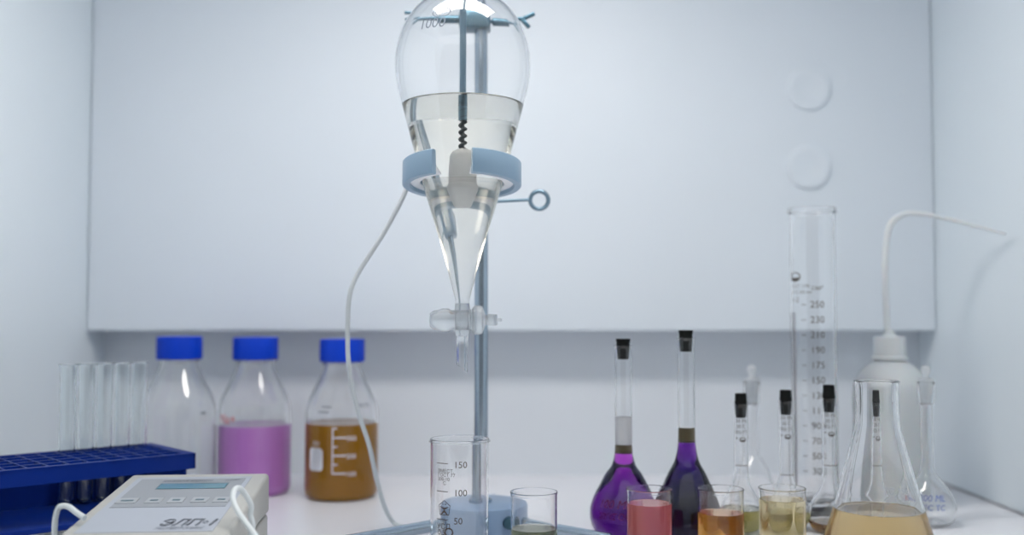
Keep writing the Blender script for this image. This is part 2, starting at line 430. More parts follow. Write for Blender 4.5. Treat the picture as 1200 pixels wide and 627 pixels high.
# upper clamp on the pole
cl = P(564, 24, DP)
uc = thing('screw_clamp', 'dark steel screw clamp high on the pole behind the funnel', 'clamp', (px0, DP, cl.z))
bm = bmesh.new(); box(bm, -0.022, 0.010, -0.012, 0.012, -0.009, 0.009, 0.002); obj('boss', bm, M['teal'], uc)
L0 = P(478, 20, DP).x-px0; L1 = P(612, 24, DP).x-px0
bm = bmesh.new(); rod(bm, (L0+0.004,-0.004,0.004), (-0.02,-0.004,0.001), 0.0022, 16); rod(bm, (-0.045,-0.004,0.0015), (-0.02,-0.004,0.001), 0.0042, 16, 0.001); sc = obj('screw', bm, M['teal'], uc)
bm = bmesh.new()
box(bm, -0.007,0.003,-0.0015,0.0015,-0.0013,0.0013,0.0005, Matrix.Translation((L0+0.004,-0.004,0.0062)) @ Matrix.Rotation(math.radians(4),4,'Y'))
box(bm, -0.007,0.003,-0.0015,0.0015,-0.0013,0.0013,0.0005, Matrix.Translation((L0+0.004,-0.004,0.0025)) @ Matrix.Rotation(math.radians(-28),4,'Y'))
obj('wing', bm, M['teal'], sc)
bm = bmesh.new(); rod(bm, (0.008,-0.004,-0.001), (L1+0.001,-0.004,0.0005), 0.0020, 16); rod(bm, (0.012,-0.004,-0.001), (0.032,-0.004,-0.0005), 0.0045, 16, 0.001); sc = obj('screw', bm, M['teal'], uc)
bm = bmesh.new()
box(bm, -0.001,0.0135,-0.002,0.002,-0.0019,0.0019,0.0008, Matrix.Translation((L1,-0.004,0.0000)) @ Matrix.Rotation(math.radians(-25),4,'Y'))
box(bm, -0.001,0.0105,-0.002,0.002,-0.0019,0.0019,0.0008, Matrix.Translation((L1,-0.004,-0.0005)) @ Matrix.Rotation(math.radians(48),4,'Y'))
obj('wing', bm, M['teal'], sc)

# ------------------------------------------------------------------ separating funnel
fx = X(541.8, RD)
zf = lambda y: Z(y, RD)
key = [(8,356),(8.6,350),(14,330),(21,303),(32,265),(40.5,238),(54,190),(70,130),(77,104),(80,80),(78.5,58),(71,34),(59,15),(45,2),(32,-7),(20,-15),(16.5,-24),(16,-45),(16,-70)]
z0f = zf(356)
fun = thing('separating_funnel', 'large pear-shaped glass separating funnel with two clear liquid layers', 'funnel', (fx, RD, z0f))
outer = [(r, z) for r, z in catmull([(a*s, zf(b)-z0f) for a, b in key], 6)]
inner = offset(outer, 0.0016)
zs = zf(124)-z0f; zi = zf(213)-z0f
low = [p for p in inner[::-1] if p[1] > zs+0.0008] + menisc(inner, zs, 0.00005)
bm = bmesh.new(); lathe(bm, [(0, outer[0][1])] + outer + [(outer[-1][0]-0.0008, outer[-1][1]+0.0007)] + low, 112)
obj('glass_body', bm, M['glass'], fun)
pts = [(0, inner[0][1]+0.0003)] + [(r, z) for r, z in inner if 0.0003+inner[0][1] < z < zi] + [(interp_r(inner, zi), zi), (0, zi)]
bm = bmesh.new(); lathe(bm, pts, 112); o = obj('liquid', bm, M['lower'], fun, sharp=60); o['label'] = 'faintly cloudy lower liquid layer'
zi2 = zi + 0.0001
pts = [(0, zi2), (interp_r(inner, zi2), zi2)] + [(r, z) for r, z in inner if zi2 < z < zs] + menisc(inner, zs)
bm = bmesh.new(); lathe(bm, pts, 112); o = obj('liquid', bm, M['upper'], fun, sharp=60); o['label'] = 'clear upper liquid layer'
# stopcock
fs = bmesh.new()
kz = zf(375)-z0f
mt = Matrix.Translation((0,0,kz))
def xl(px): return X(px, RD)-fx
pr = [(0,xl(503)),(8*s,xl(504)),(11*s,xl(508)),(12*s,xl(514)),(13.5*s,xl(518)),(13.5*s,xl(526)),(11.5*s,xl(529)),(11.5*s,xl(549)),(13*s,xl(552)),(0,xl(552.5))]
lathe(fs, pr, 48, 'X', mt)
lathe(fs, [(0,zf(394)-z0f),(7.5*s,zf(394)-z0f),(9*s,zf(388)-z0f),(9*s,zf(362)-z0f),(8.2*s,zf(355.5)-z0f),(0,zf(355.5)-z0f)], 40)
stc = obj('stopcock', fs, M['plug'], fun)
bm = bmesh.new()
lathe(bm, [(0,xl(553)),(13*s,xl(553)),(17*s,xl(556)),(17.5*s,xl(560)),(16*s,xl(565)),(11*s,xl(567)),(6*s,xl(569)),(5*s,xl(572)),(0,xl(572))], 48, 'X', mt)
box(bm, xl(571), xl(583), -6*s, 6*s, kz-6.5*s, kz+7*s, 0.0012)
box(bm, xl(582), xl(588), -1.5*s, 1.5*s, kz-2*s, kz+2*s, 0.0006)
obj('key', bm, M['plug'], stc)
# outlet stem with a slanting tip
bm = bmesh.new()
so = [(6.6*s, zf(y)-z0f) for y in (393,410,432)]; si = [(5.0*s, z) for _, z in so][::-1]
so[0] = (7.5*s, so[0][1])
vs = lathe(bm, so+si, 40, closed=True)
for v in vs:
    if v.co.z < zf(425)-z0f: v.co.z += -(v.co.x/(6.6*s))*4.5*s
obj('outlet_stem', bm, M['glass'], fun)
# capacity mark
rf = lambda z: interp_r(outer, z)
th = math.asin((xl(496))/rf(zf(48)-z0f))
it = [('t','1000',0.0125,th,zf(52)-z0f)]
def ell(cx, cyy, a, b, n=20): return [(cx+a*math.cos(2*PI*i/n), cyy+b*math.sin(2*PI*i/n)) for i in range(n)]
it += [('p', math.asin(xl(522)/rf(zf(27)-z0f)), zf(34)-z0f, ell(0,0,0.0085,0.0048), 0.12), ('p', math.asin(xl(522)/rf(zf(27)-z0f)), zf(34)-z0f, ell(-0.002,0,0.003,0.0028), 0.2)]
print_on(fun, it, rf, M['grey_ink'], 'etched capacity mark 1000')
# stirrer hanging in the funnel
st = thing('stirring_rod', 'steel stirring rod with a spiral and white plastic tip inside the funnel', 'stirring rod', (fx, RD, zf(240)))
q = lambda y: zf(y)-zf(240)
bm = bmesh.new(); rod(bm, (0,0,q(140)), (0,0,0.62-zf(240)), 3.9*s, 28); obj('shaft', bm, M['rodm'], st)
bm = bmesh.new()
pts = []; n = 60
for i in range(n+1):
    a = i/n; z = q(174)+(q(126)-q(174))*a; pts.append((0.0016*math.cos(a*2*PI*6), 0.0016*math.sin(a*2*PI*6), z))
sweep(bm, pts, 0.0014, 10, 2); rod(bm, (0,0,q(176)), (0,0,q(126)), 0.0011, 12); obj('spiral', bm, M['spiral'], st)
bm = bmesh.new()
hw = 0.80
lathe(bm, [(0,q(241)),(8.5*s*hw,q(241)),(9.8*s*hw,q(239.5)),(17*s*hw,q(221)),(17.4*s*hw,q(216.5)),(15.6*s*hw,q(214)),(15*s*hw,q(195)),(14*s*hw,q(181)),(11*s*hw,q(176)),(5*s*hw,q(173)),(0,q(173))], 48); o = obj('tip', bm, M['ptfe'], st); o['label'] = 'white plastic tip'

# white cable hanging from the ring down to the worktop
bm = bmesh.new()
pts = [P(476,222,0.958), P(468,240,0.955), P(446,279,0.955), P(421,318,0.96), P(410,345,0.96), P(407.5,385,0.965), P(409,430,0.97), P(419,480,0.98), P(432,520,0.99), P(441,560,1.0), P(450,592,1.01), P(461,611,1.02)]
pts.append(Vector((pts[-1].x+0.012, 1.008, 0.0024))); 
pts[-2].z = 0.0045
pts.append(Vector((pts[-1].x+0.012, 0.998, 0.0024)))
sweep(bm, pts, 0.0022, 12, 6)
tag(obj('cable', bm, M['cable']), 'thin white cable hanging from the ring clamp to the worktop', 'cable')

# ------------------------------------------------------------------ reagent bottles
cap_mod = lambda r, z, k: r*(0.975 if (k % 2) else 1.0)
def bottle(px, d, wpx, cap_top, label, liq=None, liq_y=None, extra=None):
    s = mpp(d); x = X(px, d)
    root = thing('reagent_bottle', label, 'bottle', (x, d, 0), group='blue-capped reagent bottles')
    H = Z(cap_top, d)                         # top of cap
    u = H/0.181; w = wpx*s/2
    key = [(0,0.0025),(w*0.55,0.0015),(w*0.82,0.0),(w*0.95,0.003),(w,0.010),(w,0.03),(w,0.088*u),(w*0.985,0.100*u),(w*0.92,0.110*u),(w*0.80,0.121*u),(w*0.66,0.133*u),(w*0.55,0.143*u),(w*0.50,0.149*u),(w*0.485,0.155*u),(w*0.48,0.174*u)]
    pr = vessel_profile(key)
    lv = Z(liq_y, d-w*0.6) if liq else None
    bmm, inn = shell(pr, 0.0024, 96, lv); obj('glass_body', bmm, M['glass'], root)
    if liq:
        zz = Z(liq_y, d-w*0.6)
        liquid(inn, 0, zz, liq, root)
    c = 26*s; zc0 = 0.1545*u
    bm = bmesh.new(); lathe(bm, [(c*0.93,zc0),(c*0.99,zc0+0.0005),(c,zc0+0.002),(c*0.995,H-0.002),(c*0.96,H-0.0003),(c*0.80,H),(0,H),(0,H-0.003),(c*0.90,H-0.003)], 120, rmod=lambda r, z, k: r*(0.978 if (k % 2 and r > c*0.975) else 1.0), closed=False)
    cp = obj('cap', bm, M['blue_cap'], root, sharp=60)
    bm = bmesh.new(); lathe(bm, [(w*0.49,zc0-0.0035),(w*0.545,zc0-0.003),(w*0.55,zc0-0.001),(w*0.49,zc0-0.0005)], 64, closed=True); obj('pouring_ring', bm, M['glass'], root)
    if extra: extra(root, lambda z: interp_r(pr, z), d, w, x)
    return root
def zfront(py, d, w): return Z(py, d-w)
def ex_empty(root, rf, d, w, x):
    z = zfront(487, d, w)
    print_on(root, [('r', math.radians(-62), z, 0.008, 0.002), ('r', math.radians(52), z, 0.007, 0.0018)], rf, M['grey_ink'])
def ex_lilac(root, rf, d, w, x):
    z = zfront(497, d, w)
    print_on(root, [('t','Na+',0.015, math.radians(-52), z)], rf, M['red_ink'], 'red handwritten marking')
def ex_brown(root, rf, d, w, x):
    s = mpp(d-w)
    a = lambda px: math.asin(max(-1,min(1,(px-402)*s/w)))
    Zf = lambda y: zfront(y, d, w)
    it = []
    r = 0.003; x0, x1, y0, y1 = 0, 0.0195, 0, 0.0255
    it.append(('f', a(370), Zf(553), [(r,0),(x1-r,0),(x1,r),(x1,y1-r),(x1-r,y1),(r,y1),(0,y1-r),(0,r)]))
    it.append(('t','250',0.0065,a(374),Zf(523)))
    it.append(('r', a(398), Zf(556), 0.0012, (556-503)*s))
    for i, y in enumerate((556,545.5,535,524.5,514,503)):
        it.append(('r', a(398), Zf(y), 0.016 if i % 2 == 0 else 0.006, 0.0014))
    for y, tx in ((556,'100'),(535,'200'),(514,'300')): it.append(('t', tx, 0.0075, a(414.5), Zf(y+3)))
    print_on(root, it, rf, M['white_ink'], 'white printed scale and blank label patch')
    it = [('t','500 ML',0.006,a(426),Zf(478)),('r',a(380),Zf(484),0.014,0.0012),('r',a(384),Zf(478),0.012,0.0012)]
    print_on(root, it, rf, M['grey_ink'])
bottle(211, 1.20, 86, 394, 'empty clear glass bottle with blue cap behind the test tube rack', extra=ex_empty)
bottle(300, 1.215, 83, 395, 'blue-capped glass bottle half full of lilac liquid', M['lilac'], 500, ex_lilac)
bottle(401.5, 1.19, 84, 397, 'blue-capped glass bottle half full of brown liquid with a white scale', M['mustard'], 498, ex_brown)

# ------------------------------------------------------------------ test tube rack and tubes
B = Vector((-0.378, 1.080)); U = Vector((-0.745,-0.667)).normalized(); V = Vector((-U.y*-1*-1, 0))
V = Vector((-U.y, U.x))                       # towards the front right
if V.y > 0: V = -V
RL, RWD = 0.190, 0.107
rot = math.atan2(U.y, U.x)
rack = thing('test_tube_rack', 'dark blue plastic test tube rack standing at the left wall', 'rack', (B.x, B.y, 0), rot)
sgn = 1 if (Matrix.Rotation(-rot, 2) @ V).y > 0 else -1
PU, PV, U0, V0 = 0.0178, 0.0195, 0.019, 0.0145
def lattice(bm, z0, z1, hs):
    NU, NV = 10, 5
    ucs = [U0+PU*i for i in range(NU)]; vcs = [V0+PV*j for j in range(NV)]
    us = [0]+[c+sg*hs for c in ucs for sg in (-1,1)]+[RL]
    for i in range(0, len(us), 2): box(bm, us[i], us[i+1], min(0,sgn*RWD), max(0,sgn*RWD), z0, z1)
    vs_ = [0]+[c+sg*hs for c in vcs for sg in (-1,1)]+[RWD]
    for i in range(0, len(us)-2, 2):
        for j in range(0, len(vs_), 2):
            a, b = sorted((sgn*vs_[j], sgn*vs_[j+1])); box(bm, us[i+1], us[i+2], a, b, z0, z1)
RH = 0.0752
bm = bmesh.new(); lattice(bm, RH-0.003, RH, 0.0081)
for a, b in ((0,0.003),(RWD-0.003,RWD)):
    a, b = sorted((sgn*a, sgn*b)); box(bm, 0, RL, a, b, RH-0.0150, RH-0.0005)
for a in (0, RL-0.003): box(bm, a, a+0.003, min(0,sgn*RWD), max(0,sgn*RWD), RH-0.0150, RH-0.0005)
obj('top_plate', bm, M['rack'], rack, smooth=False)
bm = bmesh.new(); box(bm, 0.0032, RL-0.0032, min(0,sgn*0.003)+0, max(0,sgn*0.003), 0.0226, RH-0.0152); obj('back_panel', bm, M['rack'], rack, smooth=False)
bm = bmesh.new(); box(bm, 0.0, RL, min(0,sgn*RWD), max(0,sgn*RWD), 0.0175, 0.0225, 0.001); obj('bottom_plate', bm, M['rack'], rack)
for a in (0.006, RL-0.010):
    bm = bmesh.new(); box(bm, a, a+0.004, min(sgn*0.006,sgn*(RWD-0.006)), max(sgn*0.006,sgn*(RWD-0.006)), 0, RH-0.003, 0.001); obj('end_panel', bm, M['rack'], rack)
tube_src = None
names = ['fifth from the right', 'fourth', 'third', 'second', 'first']
tl = ['rightmost of the five empty glass test tubes in the blue rack', 'second from the right of the five empty test tubes in the blue rack', 'middle one of the five empty test tubes in the blue rack', 'second from the left of the five empty test tubes in the blue rack', 'leftmost of the five empty glass test tubes in the blue rack']
for i in range(5):
    p = B + U*(U0+PU*i) + V*V0
    if tube_src is None:
        root = thing('test_tube', tl[i], 'test tube', (p.x, p.y, 0.0226), group='test tubes in the blue rack')
        r = 0.0078; H = 0.1375
        key = [(0,0)] + [(r*math.sin(a), r-r*math.cos(a)) for a in [PI/2*k/6 for k in range(1,7)]] + [(r,0.03),(r,0.08),(r,H-0.004),(r*1.03,H-0.0015),(r*1.10,H)]
        b, inn = shell(key, 0.0011, 40); obj('glass_body', b, M['glass_n'], root)
        bm = bmesh.new(); prf = [(r*1.06+0.0008*math.cos(2*PI*j/10), H+0.0008*math.sin(2*PI*j/10)) for j in range(10)]
        lathe(bm, prf, 40, closed=True); obj('rim', bm, M['glass_n'], root)
        tube_src = root
    else:
        c = tube_src.copy(); C.objects.link(c); c.location = (p.x, p.y, 0.0226); c['label'] = tl[i]
        for ch in list(tube_src.children):
            k2 = ch.copy(); C.objects.link(k2); k2.parent = c

# ------------------------------------------------------------------ bench meter
ZT = 0.0692
pb = P(155,554,0.905)
MW = 0.1185; ML = 0.25; SL = 0.0837
met = thing('bench_meter', 'light grey bench meter with a small display, keys and cables at the front left', 'meter', (pb.x, 0.905, 0), math.radians(4.5))
def slope(bm):
    for v in bm.verts:
        if v.co.z > 0.045: v.co.z += v.co.y*SL
bm = bmesh.new(); box(bm, 0, MW, -ML, 0, 0.0345, ZT, 0.0035, seg=3); slope(bm); obj('upper_case', bm, M['case'], met)
bm = bmesh.new(); box(bm, 0.0008, MW-0.0008, -ML+0.0008, -0.0008, 0.003, 0.0338, 0.003, seg=3); obj('lower_case', bm, M['case'], met)
for fxx in (0.012, MW-0.012):
    for fyy in (-0.015, -ML+0.015):
        bm = bmesh.new(); rod(bm, (fxx,fyy,0), (fxx,fyy,0.0035), 0.006, 20); obj('rubber_foot', bm, M['black'], met)
def plate(name, x0, x1, y0, y1, h, m, lab=None, par=None):
    bm = bmesh.new(); box(bm, x0, x1, y0, y1, ZT-0.0003, ZT+h); slope(bm); o = obj(name, bm, m, par or met, smooth=False)
    if lab: o['label'] = lab
    return o
plate('faceplate', 0.0095, MW-0.0125, -0.176, -0.014, 0.0004, M['case_face'], 'pale blue-grey faceplate')
plate('keypad', 0.0145, MW-0.0165, -0.111, -0.0215, 0.0007, M['case_grey'], 'grey keypad film')
dx0, dx1 = MW*0.30, MW*0.76
plate('display_frame', dx0-0.0012, dx1+0.0008, -0.0565, -0.0375, 0.0009, M['lcd_dark'])
plate('display', dx0, dx1, -0.0565, -0.0415, 0.0012, M['lcd'], 'teal liquid crystal display')
def mtext(bm, s_, x0, x1, y0, y1, shear=0, outline=0, h=0.0011):
    b = txt_mesh(s_, 0.02, 'LEFT', shear, outline)
    X0 = min(v.co.x for v in b.verts); X1 = max(v.co.x for v in b.verts); Y0_ = min(v.co.y for v in b.verts); Y1 = max(v.co.y for v in b.verts)
    for v in b.verts: v.co = Vector((x0+(v.co.x-X0)/(X1-X0)*(x1-x0), y0+(v.co.y-Y0_)/(Y1-Y0_)*(y1-y0), ZT+h+v.co.z*0.3))
    join(bm, b)
bm = bmesh.new()
mtext(bm, 'АНАЛИЗАТОР ЖИДКОСТИ', dx0-0.001, dx0+0.040, -0.0345, -0.0275)
mtext(bm, 'pH-001', MW-0.032, MW-0.021, -0.032, -0.0265)
slope(bm); obj('title_text', bm, M['ink'], met, smooth=False, recalc=False)
for a, b_ in ((0.125,0.255),(0.315,0.415),(0.460,0.560),(0.610,0.715),(0.755,0.855)):
    o = plate('key', MW*a, MW*b_, -0.100, -0.085, 0.0012, M['key'])
    plate('key_symbol', MW*a+0.003, MW*b_-0.003, -0.0945, -0.0910, 0.0014, M['lcd_dark'], None, o)
bm = bmesh.new()
mtext(bm, 'ЭЛП•1', MW*0.545, MW*0.88, -0.1625, -0.1450, 0.25, 0.0004, h=0.0007)
mtext(bm, 'ЭКСПЕРТОНИКС', MW*0.535, MW*0.83, -0.1715, -0.1655, 0.2, 0, h=0.0006)
slope(bm); obj('logo', bm, M['ink'], met, smooth=False, recalc=False)
inv = Matrix.LocRotScale(met.location, met.rotation_euler, None).inverted()
bm = bmesh.new()
pts = [P(296,618,0.775), P(293.5,604,0.775), P(294,592,0.775), P(288,580,0.773), P(281,572.5,0.768), P(275,574,0.760), P(273,585,0.752), P(278,598,0.745), P(287,611,0.738), P(298,626,0.73), P(310,642,0.72), P(322,662,0.71)]
pts.insert(0, Vector((X(291,0.775), 0.775, 0.030)))
bmesh.ops.transform(bm, matrix=inv, verts=sweep(bm, pts, 0.0021, 14, 6) or bm.verts); o = obj('cable', bm, M['cable'], met); o['label'] = 'looped white cable at the right side'
bm = bmesh.new()
pts = [P(99,607,0.75), P(90,601,0.755), P(80,594,0.76), P(70,594,0.76), P(65.5,604,0.76), P(64,620,0.76), P(64,640,0.76), P(63,665,0.76), P(63,690,0.76)]
sweep(bm, pts, 0.0021, 14, 6); bmesh.ops.transform(bm, matrix=inv, verts=bm.verts); o = obj('cable', bm, M['cable'], met); o['label'] = 'white cable bending down at the left side'

# ------------------------------------------------------------------ beakers
def beaker(px, d, wpx, ytop, label, liq, ysurf, group='small glass beakers along the front', t=0.0013, flare=0.0006, name='glass_beaker'):
    s = mpp(d); r = wpx*s/2; H = Z(ytop, d)
    root = thing(name, label, 'beaker', (X(px,d), d, 0), group=group)
    key = [(0,0.0006),(r*0.6,0.0002),(r*0.82,0.0),(r*0.95,0.0018),(r*0.995,0.0055),(r,0.012),(r,H*0.5),(r,H-0.006),(r+flare*0.3,H-0.0025),(r+flare,H-0.0004)]
    pr = vessel_profile(key); b, inn = shell(pr, t, 96, Z(ysurf, d) if liq else None); obj('glass_body', b, M['glass'], root)
    if liq: liquid(inn, 0, Z(ysurf, d), liq, root)
    return root, pr, r, H
beaker(759.5, 0.90, 51.5, 572.5, 'small glass beaker nearly full of red liquid', M['red'], 590)
beaker(842.5, 0.90, 52.5, 572.5, 'small glass beaker of orange-brown liquid beside the dark flask', M['orange'], 601)
beaker(914, 0.90, 53, 571.5, 'small glass beaker nearly full of straw-yellow liquid', M['yellow'], 585)
beaker(625.5, 0.885, 54, 576, 'small glass beaker with a little olive-green liquid', M['green'], 619.5)
root, pr, r, H = beaker(539, 0.90, 67.5, 514, 'tall empty glass beaker with dark 50 100 150 marks', None, None, group=None, t=0.0014)
rf = lambda z: interp_r(pr, z)
d = 0.90-r; s2 = mpp(d); cx = root.location.x
def A(px): return math.asin(max(-1, min(1, (P(px,500,d*1.01).x-cx)/r)))
zz = lambda y: Z(y, d)
it = []
for y, tx in ((545,'150'),(578,'100'),(611,'50')):
    it.append(('r', A(512.5), zz(y-0.8), 0.0118, 0.00055)); it.append(('t', tx, 0.0078, A(532.5), zz(y+3.6)))
for i, tx in enumerate(('ВМЕСТ.','ГОСТ 77','200-10','С')): it.append(('t', tx, 0.0042, A(514+ (6 if i==3 else 0)), zz(554.5+i*4.8)))
pent = [(0.0,0.0065),(0.0058,0.0022),(0.0045,-0.0062),(-0.0045,-0.0062),(-0.0058,0.0022)]
it.append(('p', A(521.5), zz(596), pent, 0.10))
it.append(('f', A(521.5), zz(596), [(-0.0048,0.0012),(0,0.0002),(0.0048,0.0012),(0.0006,-0.0014),(-0.0006,-0.0014)]))
it.append(('f', A(521.5), zz(596), [(0,-0.0012),(0.0036,-0.0056),(0.0022,-0.0056),(0,-0.0036),(-0.0022,-0.0056),(-0.0036,-0.0056)]))
it.append(('p', A(521.5), zz(596), ell(0,0.0033,0.0022,0.0008,12), 0.3))
it.append(('t','УСЛ',0.0066,A(513),zz(621))); it.append(('t','0.5',0.0066,A(514),zz(628)))
it.append(('p', A(527), zz(623), ell(0,-0.001,0.004,0.004), 0.3))
print_on(root, it, rf, M['brown_ink'], 'dark brown volume marks and maker marks')

# ------------------------------------------------------------------ conical flask
d = 0.80; s = mpp(d)
root = thing('conical_flask', 'large conical glass flask with cloudy tan liquid at the front right', 'flask', (X(1026,d), d, 0))
key = [(0,0.0008)]+[(a*s, max(0.0, Z(y,d))) for a, y in ((40,682),(60,682),(68,677),(70.5,667),(68,655),(60,626),(50.5,595),(40,556),(31,522),(26,502),(24.5,488),(24,470),(24,455),(24.6,450),(25.6,447))]
pr = vessel_profile(key); b, inn = shell(pr, 0.0016, 112, Z(597.5, d)); obj('glass_body', b, M['glass'], root)
liquid(inn, 0, Z(597.5, d), M['tan'], root, n=112)
rf = lambda z: interp_r(pr, z)
print_on(root, [('t','ТС 250',0.0065,math.radians(-14),Z(580,0.77)), ('t','ГОСТ',0.005,math.radians(2),Z(587,0.77))], rf, mat('pale_etched_print', (0.42,0.45,0.50), 0.6))

# ------------------------------------------------------------------ volumetric flasks
def stopper(root, xr, z_rim, z_top, z_bot, r_top, r_mid, r_low):
    bm = bmesh.new()
    lathe(bm, [(0,z_bot),(r_low*0.92,z_bot),(r_low,z_bot+0.0006),(r_mid,z_rim-0.0003),(r_mid+0.0003,z_rim+0.0008),(r_mid-0.0002,z_rim+0.0018),(r_top,z_top-0.0008),(r_top*0.95,z_top),(0,z_top)], 40)
    obj('stopper', bm, M['black'], root)
def vflask(px, d, key_px, label, t, liqs, rim_y, stop=None, group=None, prints=None, n=80, name='volumetric_flask'):
    s = mpp(d)
    root = thing(name, label, 'flask', (X(px,d), d, 0), group=group)
    key = [(0,0.0012)]+[(a*s, max(0.0, Z(y,d))) for a, y in key_px]
    pr = vessel_profile(key); b, inn = shell(pr, t, n, Z(liqs[-1][1], d) if liqs else None); obj('glass_body', b, M['glass'], root)
    for i, (y0, y1, m, lab) in enumerate(liqs):
        liquid(inn, (0 if y0 is None else Z(y0,d)), Z(y1,d), m, root, lab, n, top=(i == len(liqs)-1))
    if stop:
        yt, yb, rt, rm, rl = stop
        stopper(root, 0, Z(rim_y,d)+t*0.5, Z(yt,d), Z(yb,d), rt*s, rm*s, rl*s)
    if prints: prints(root, lambda z: interp_r(pr, z), d)
    return root
def pr_violet(root, rf, d):
    w = 0.031; dd = d-w
    a = lambda px: math.asin((px-730)*mpp(dd)/(w*1.05))
    print_on(root, [('t','100 ML',0.0105,a(697),Z(597,dd)),('t','20°C',0.0085,a(698),Z(610,dd)),('t','ГОСТ',0.0085,a(713),Z(610,dd))], rf, M['maroon_ink'], 'dark red volume marks')
G = 'black-stoppered flasks of violet liquid'
fl1 = [(20,626),(28,626),(34,622),(38.5,611),(39.5,597),(35.5,583),(28,568),(21,555),(14.5,546),(11.3,536),(10.2,525),(10,515),(10,470),(10,415),(10,408),(10.8,405.5)]
vflask(730, 0.98, fl1, 'round-bottomed flask of bright violet liquid with a long black-stoppered neck', 0.0012,
  [(None,531,M['violet'],'violet liquid'), (530.8,521,M['band'],'thin olive layer'), (520.8,489,M['haze'],'white fogged layer')], 405.5, (397,421,8.6,7.8,6.6), G, pr_violet)
F2D = 0.965
zfl = (0.208*1200/F2D+370+0.5)
fl2 = [(20,zfl),(28,zfl),(35,zfl-5),(39.5,zfl-16),(40,604),(36,588),(28.5,570),(21.5,554),(15,542),(11.6,530),(10.3,519),(10,509),(10,460),(10,410),(10,400),(10.8,396.5)]
vflask(803.5, F2D, fl2, 'taller flask of very dark indigo liquid with a long black-stoppered neck', 0.0012,
  [(None,518,M['indigo'],'dark indigo liquid'), (517.8,502,M['band'],'dark olive layer')], 396.5, (387,412,8.6,7.8,6.8), G)

def small_flask(px, d, ytop, yrim, ymark, label, liq, yl, th=-0.9):
    zfy = 0.208*1200/d+370+1
    hf = zfy-4
    key = [(11,zfy),(17,zfy),(22,zfy-4),(25.5,zfy-12),(25.5,zfy-21),(22,zfy-32),(16,zfy-43),(11,zfy-52),(8.8,zfy-60),(8.2,zfy-68),(8.2,ymark-30),(8.2,yrim+10),(8.2,yrim+4),(8.9,yrim+1)]
    def prn(root, rf, dd):
        q = yrim+18
        sc = mpp(dd)
        it = [('t','50 ML',5.8*sc,-1.0,Z(q+4,dd)),('t','20 C',5.8*sc,-0.9,Z(q+10.5,dd)),('t','В2-77',5.6*sc,-1.0,Z(q+17,dd))]
        it += [('p', 0.0, Z(q+24,dd), ell(0,0,4*sc,2.8*sc), 0.3), ('f', 0.0, Z(q+24,dd), [(-3*sc,-0.3*sc),(3*sc,-0.3*sc),(2*sc,-1.8*sc),(-2*sc,-1.8*sc)]),
               ('r', -1.0, Z(q+23,dd), 2.4*sc, 1.3*sc), ('r', 0.75, Z(q+23,dd), 2.4*sc, 1.3*sc)]
        it += [('r', -1.2, Z(ymark,dd), 2.4*8.3*sc, 0.9*sc)]
        print_on(root, it, rf, M['brown_ink'])
    return vflask(px, d, key, label, 0.0009, [(None,yl,liq,None)] if liq else [], yrim, (ytop, yrim+17, 6.6, 7.2, 5.8), 'small black-stoppered volumetric flasks', prn, 64)
small_flask(867, 1.00, 461, 472.5, 545, 'small black-stoppered flask between the orange and yellow beakers', M['olive'], 596)
small_flask(919.5, 1.01, 457, 469, 556, 'small black-stoppered flask behind the yellow beaker', M['olive'], 598)
small_flask(970, 0.995, 451, 466, 545, 'small black-stoppered flask in front of the tall measuring cylinder', M['amber'], 612)
small_flask(1024, 0.99, 457, 471, 545, 'small black-stoppered flask seen through the conical flask', M['amber'], 612)

def stoppered(px, d, ysc, label, bulb, prints=None, ybot=None):
    """volumetric flask with a clear glass stopper that ends in a flat knob"""
    zfy = 0.208*1200/d+370+1
    key = [(bulb*0.5,zfy),(bulb*0.75,zfy),(bulb*0.93,zfy-5),(bulb,zfy-15),(bulb*0.96,zfy-25),(bulb*0.78,zfy-38),(bulb*0.5,zfy-50),(bulb*0.30,zfy-58),(7.5,zfy-68),(7,(zfy-70+ysc+50)/2),(7,ysc+54),(7,ysc+50),(7.2,ysc+46),(9.5,ysc+42),(9.6,ysc+20)]
    root = vflask(px, d, key, label, 0.0011, [], ysc+20, None, 'flasks with clear stoppers', prints, 64)
    sx = mpp(d); Q = lambda y: Z(ysc+y, d)
    bm = bmesh.new()
    lathe(bm, [(0,Q(46)),(5*sx,Q(46)),(5.6*sx,Q(44)),(8.0*sx,Q(21)),(8.6*sx,Q(18)),(8.6*sx,Q(16)),(4*sx,Q(14.5)),(3.2*sx,Q(12)),(4.0*sx,Q(10)),(5.6*sx,Q(7)),(5.8*sx,Q(4.5)),(4.6*sx,Q(1.5)),(2.5*sx,Q(0)),(0,Q(-0.3))], 40)
    obj('stopper', bm, M['frost'], root)
    return root
def pr_right(root, rf, d):
    r = 0.030; dd = d-r*0.8
    print_on(root, [('t','200 ML',0.0085,-0.75,Z(588,dd)),('t','20°C TC',0.0075,-0.8,Z(598,dd))], rf, M['blue_ink'], 'blue volume marks')
    print_on(root, [('t','II',0.010,-0.95,Z(589,dd)),('t','A',0.008,-0.95,Z(598,dd))], rf, M['red_ink'], 'red mark')
stoppered(880, 1.14, 428, 'clear glass-stoppered flask standing behind the small black-stoppered flasks', 24)
stoppered(1083.5, 1.035, 428, 'clear glass-stoppered flask with blue and red marks beside the wash bottle', 31, pr_right)

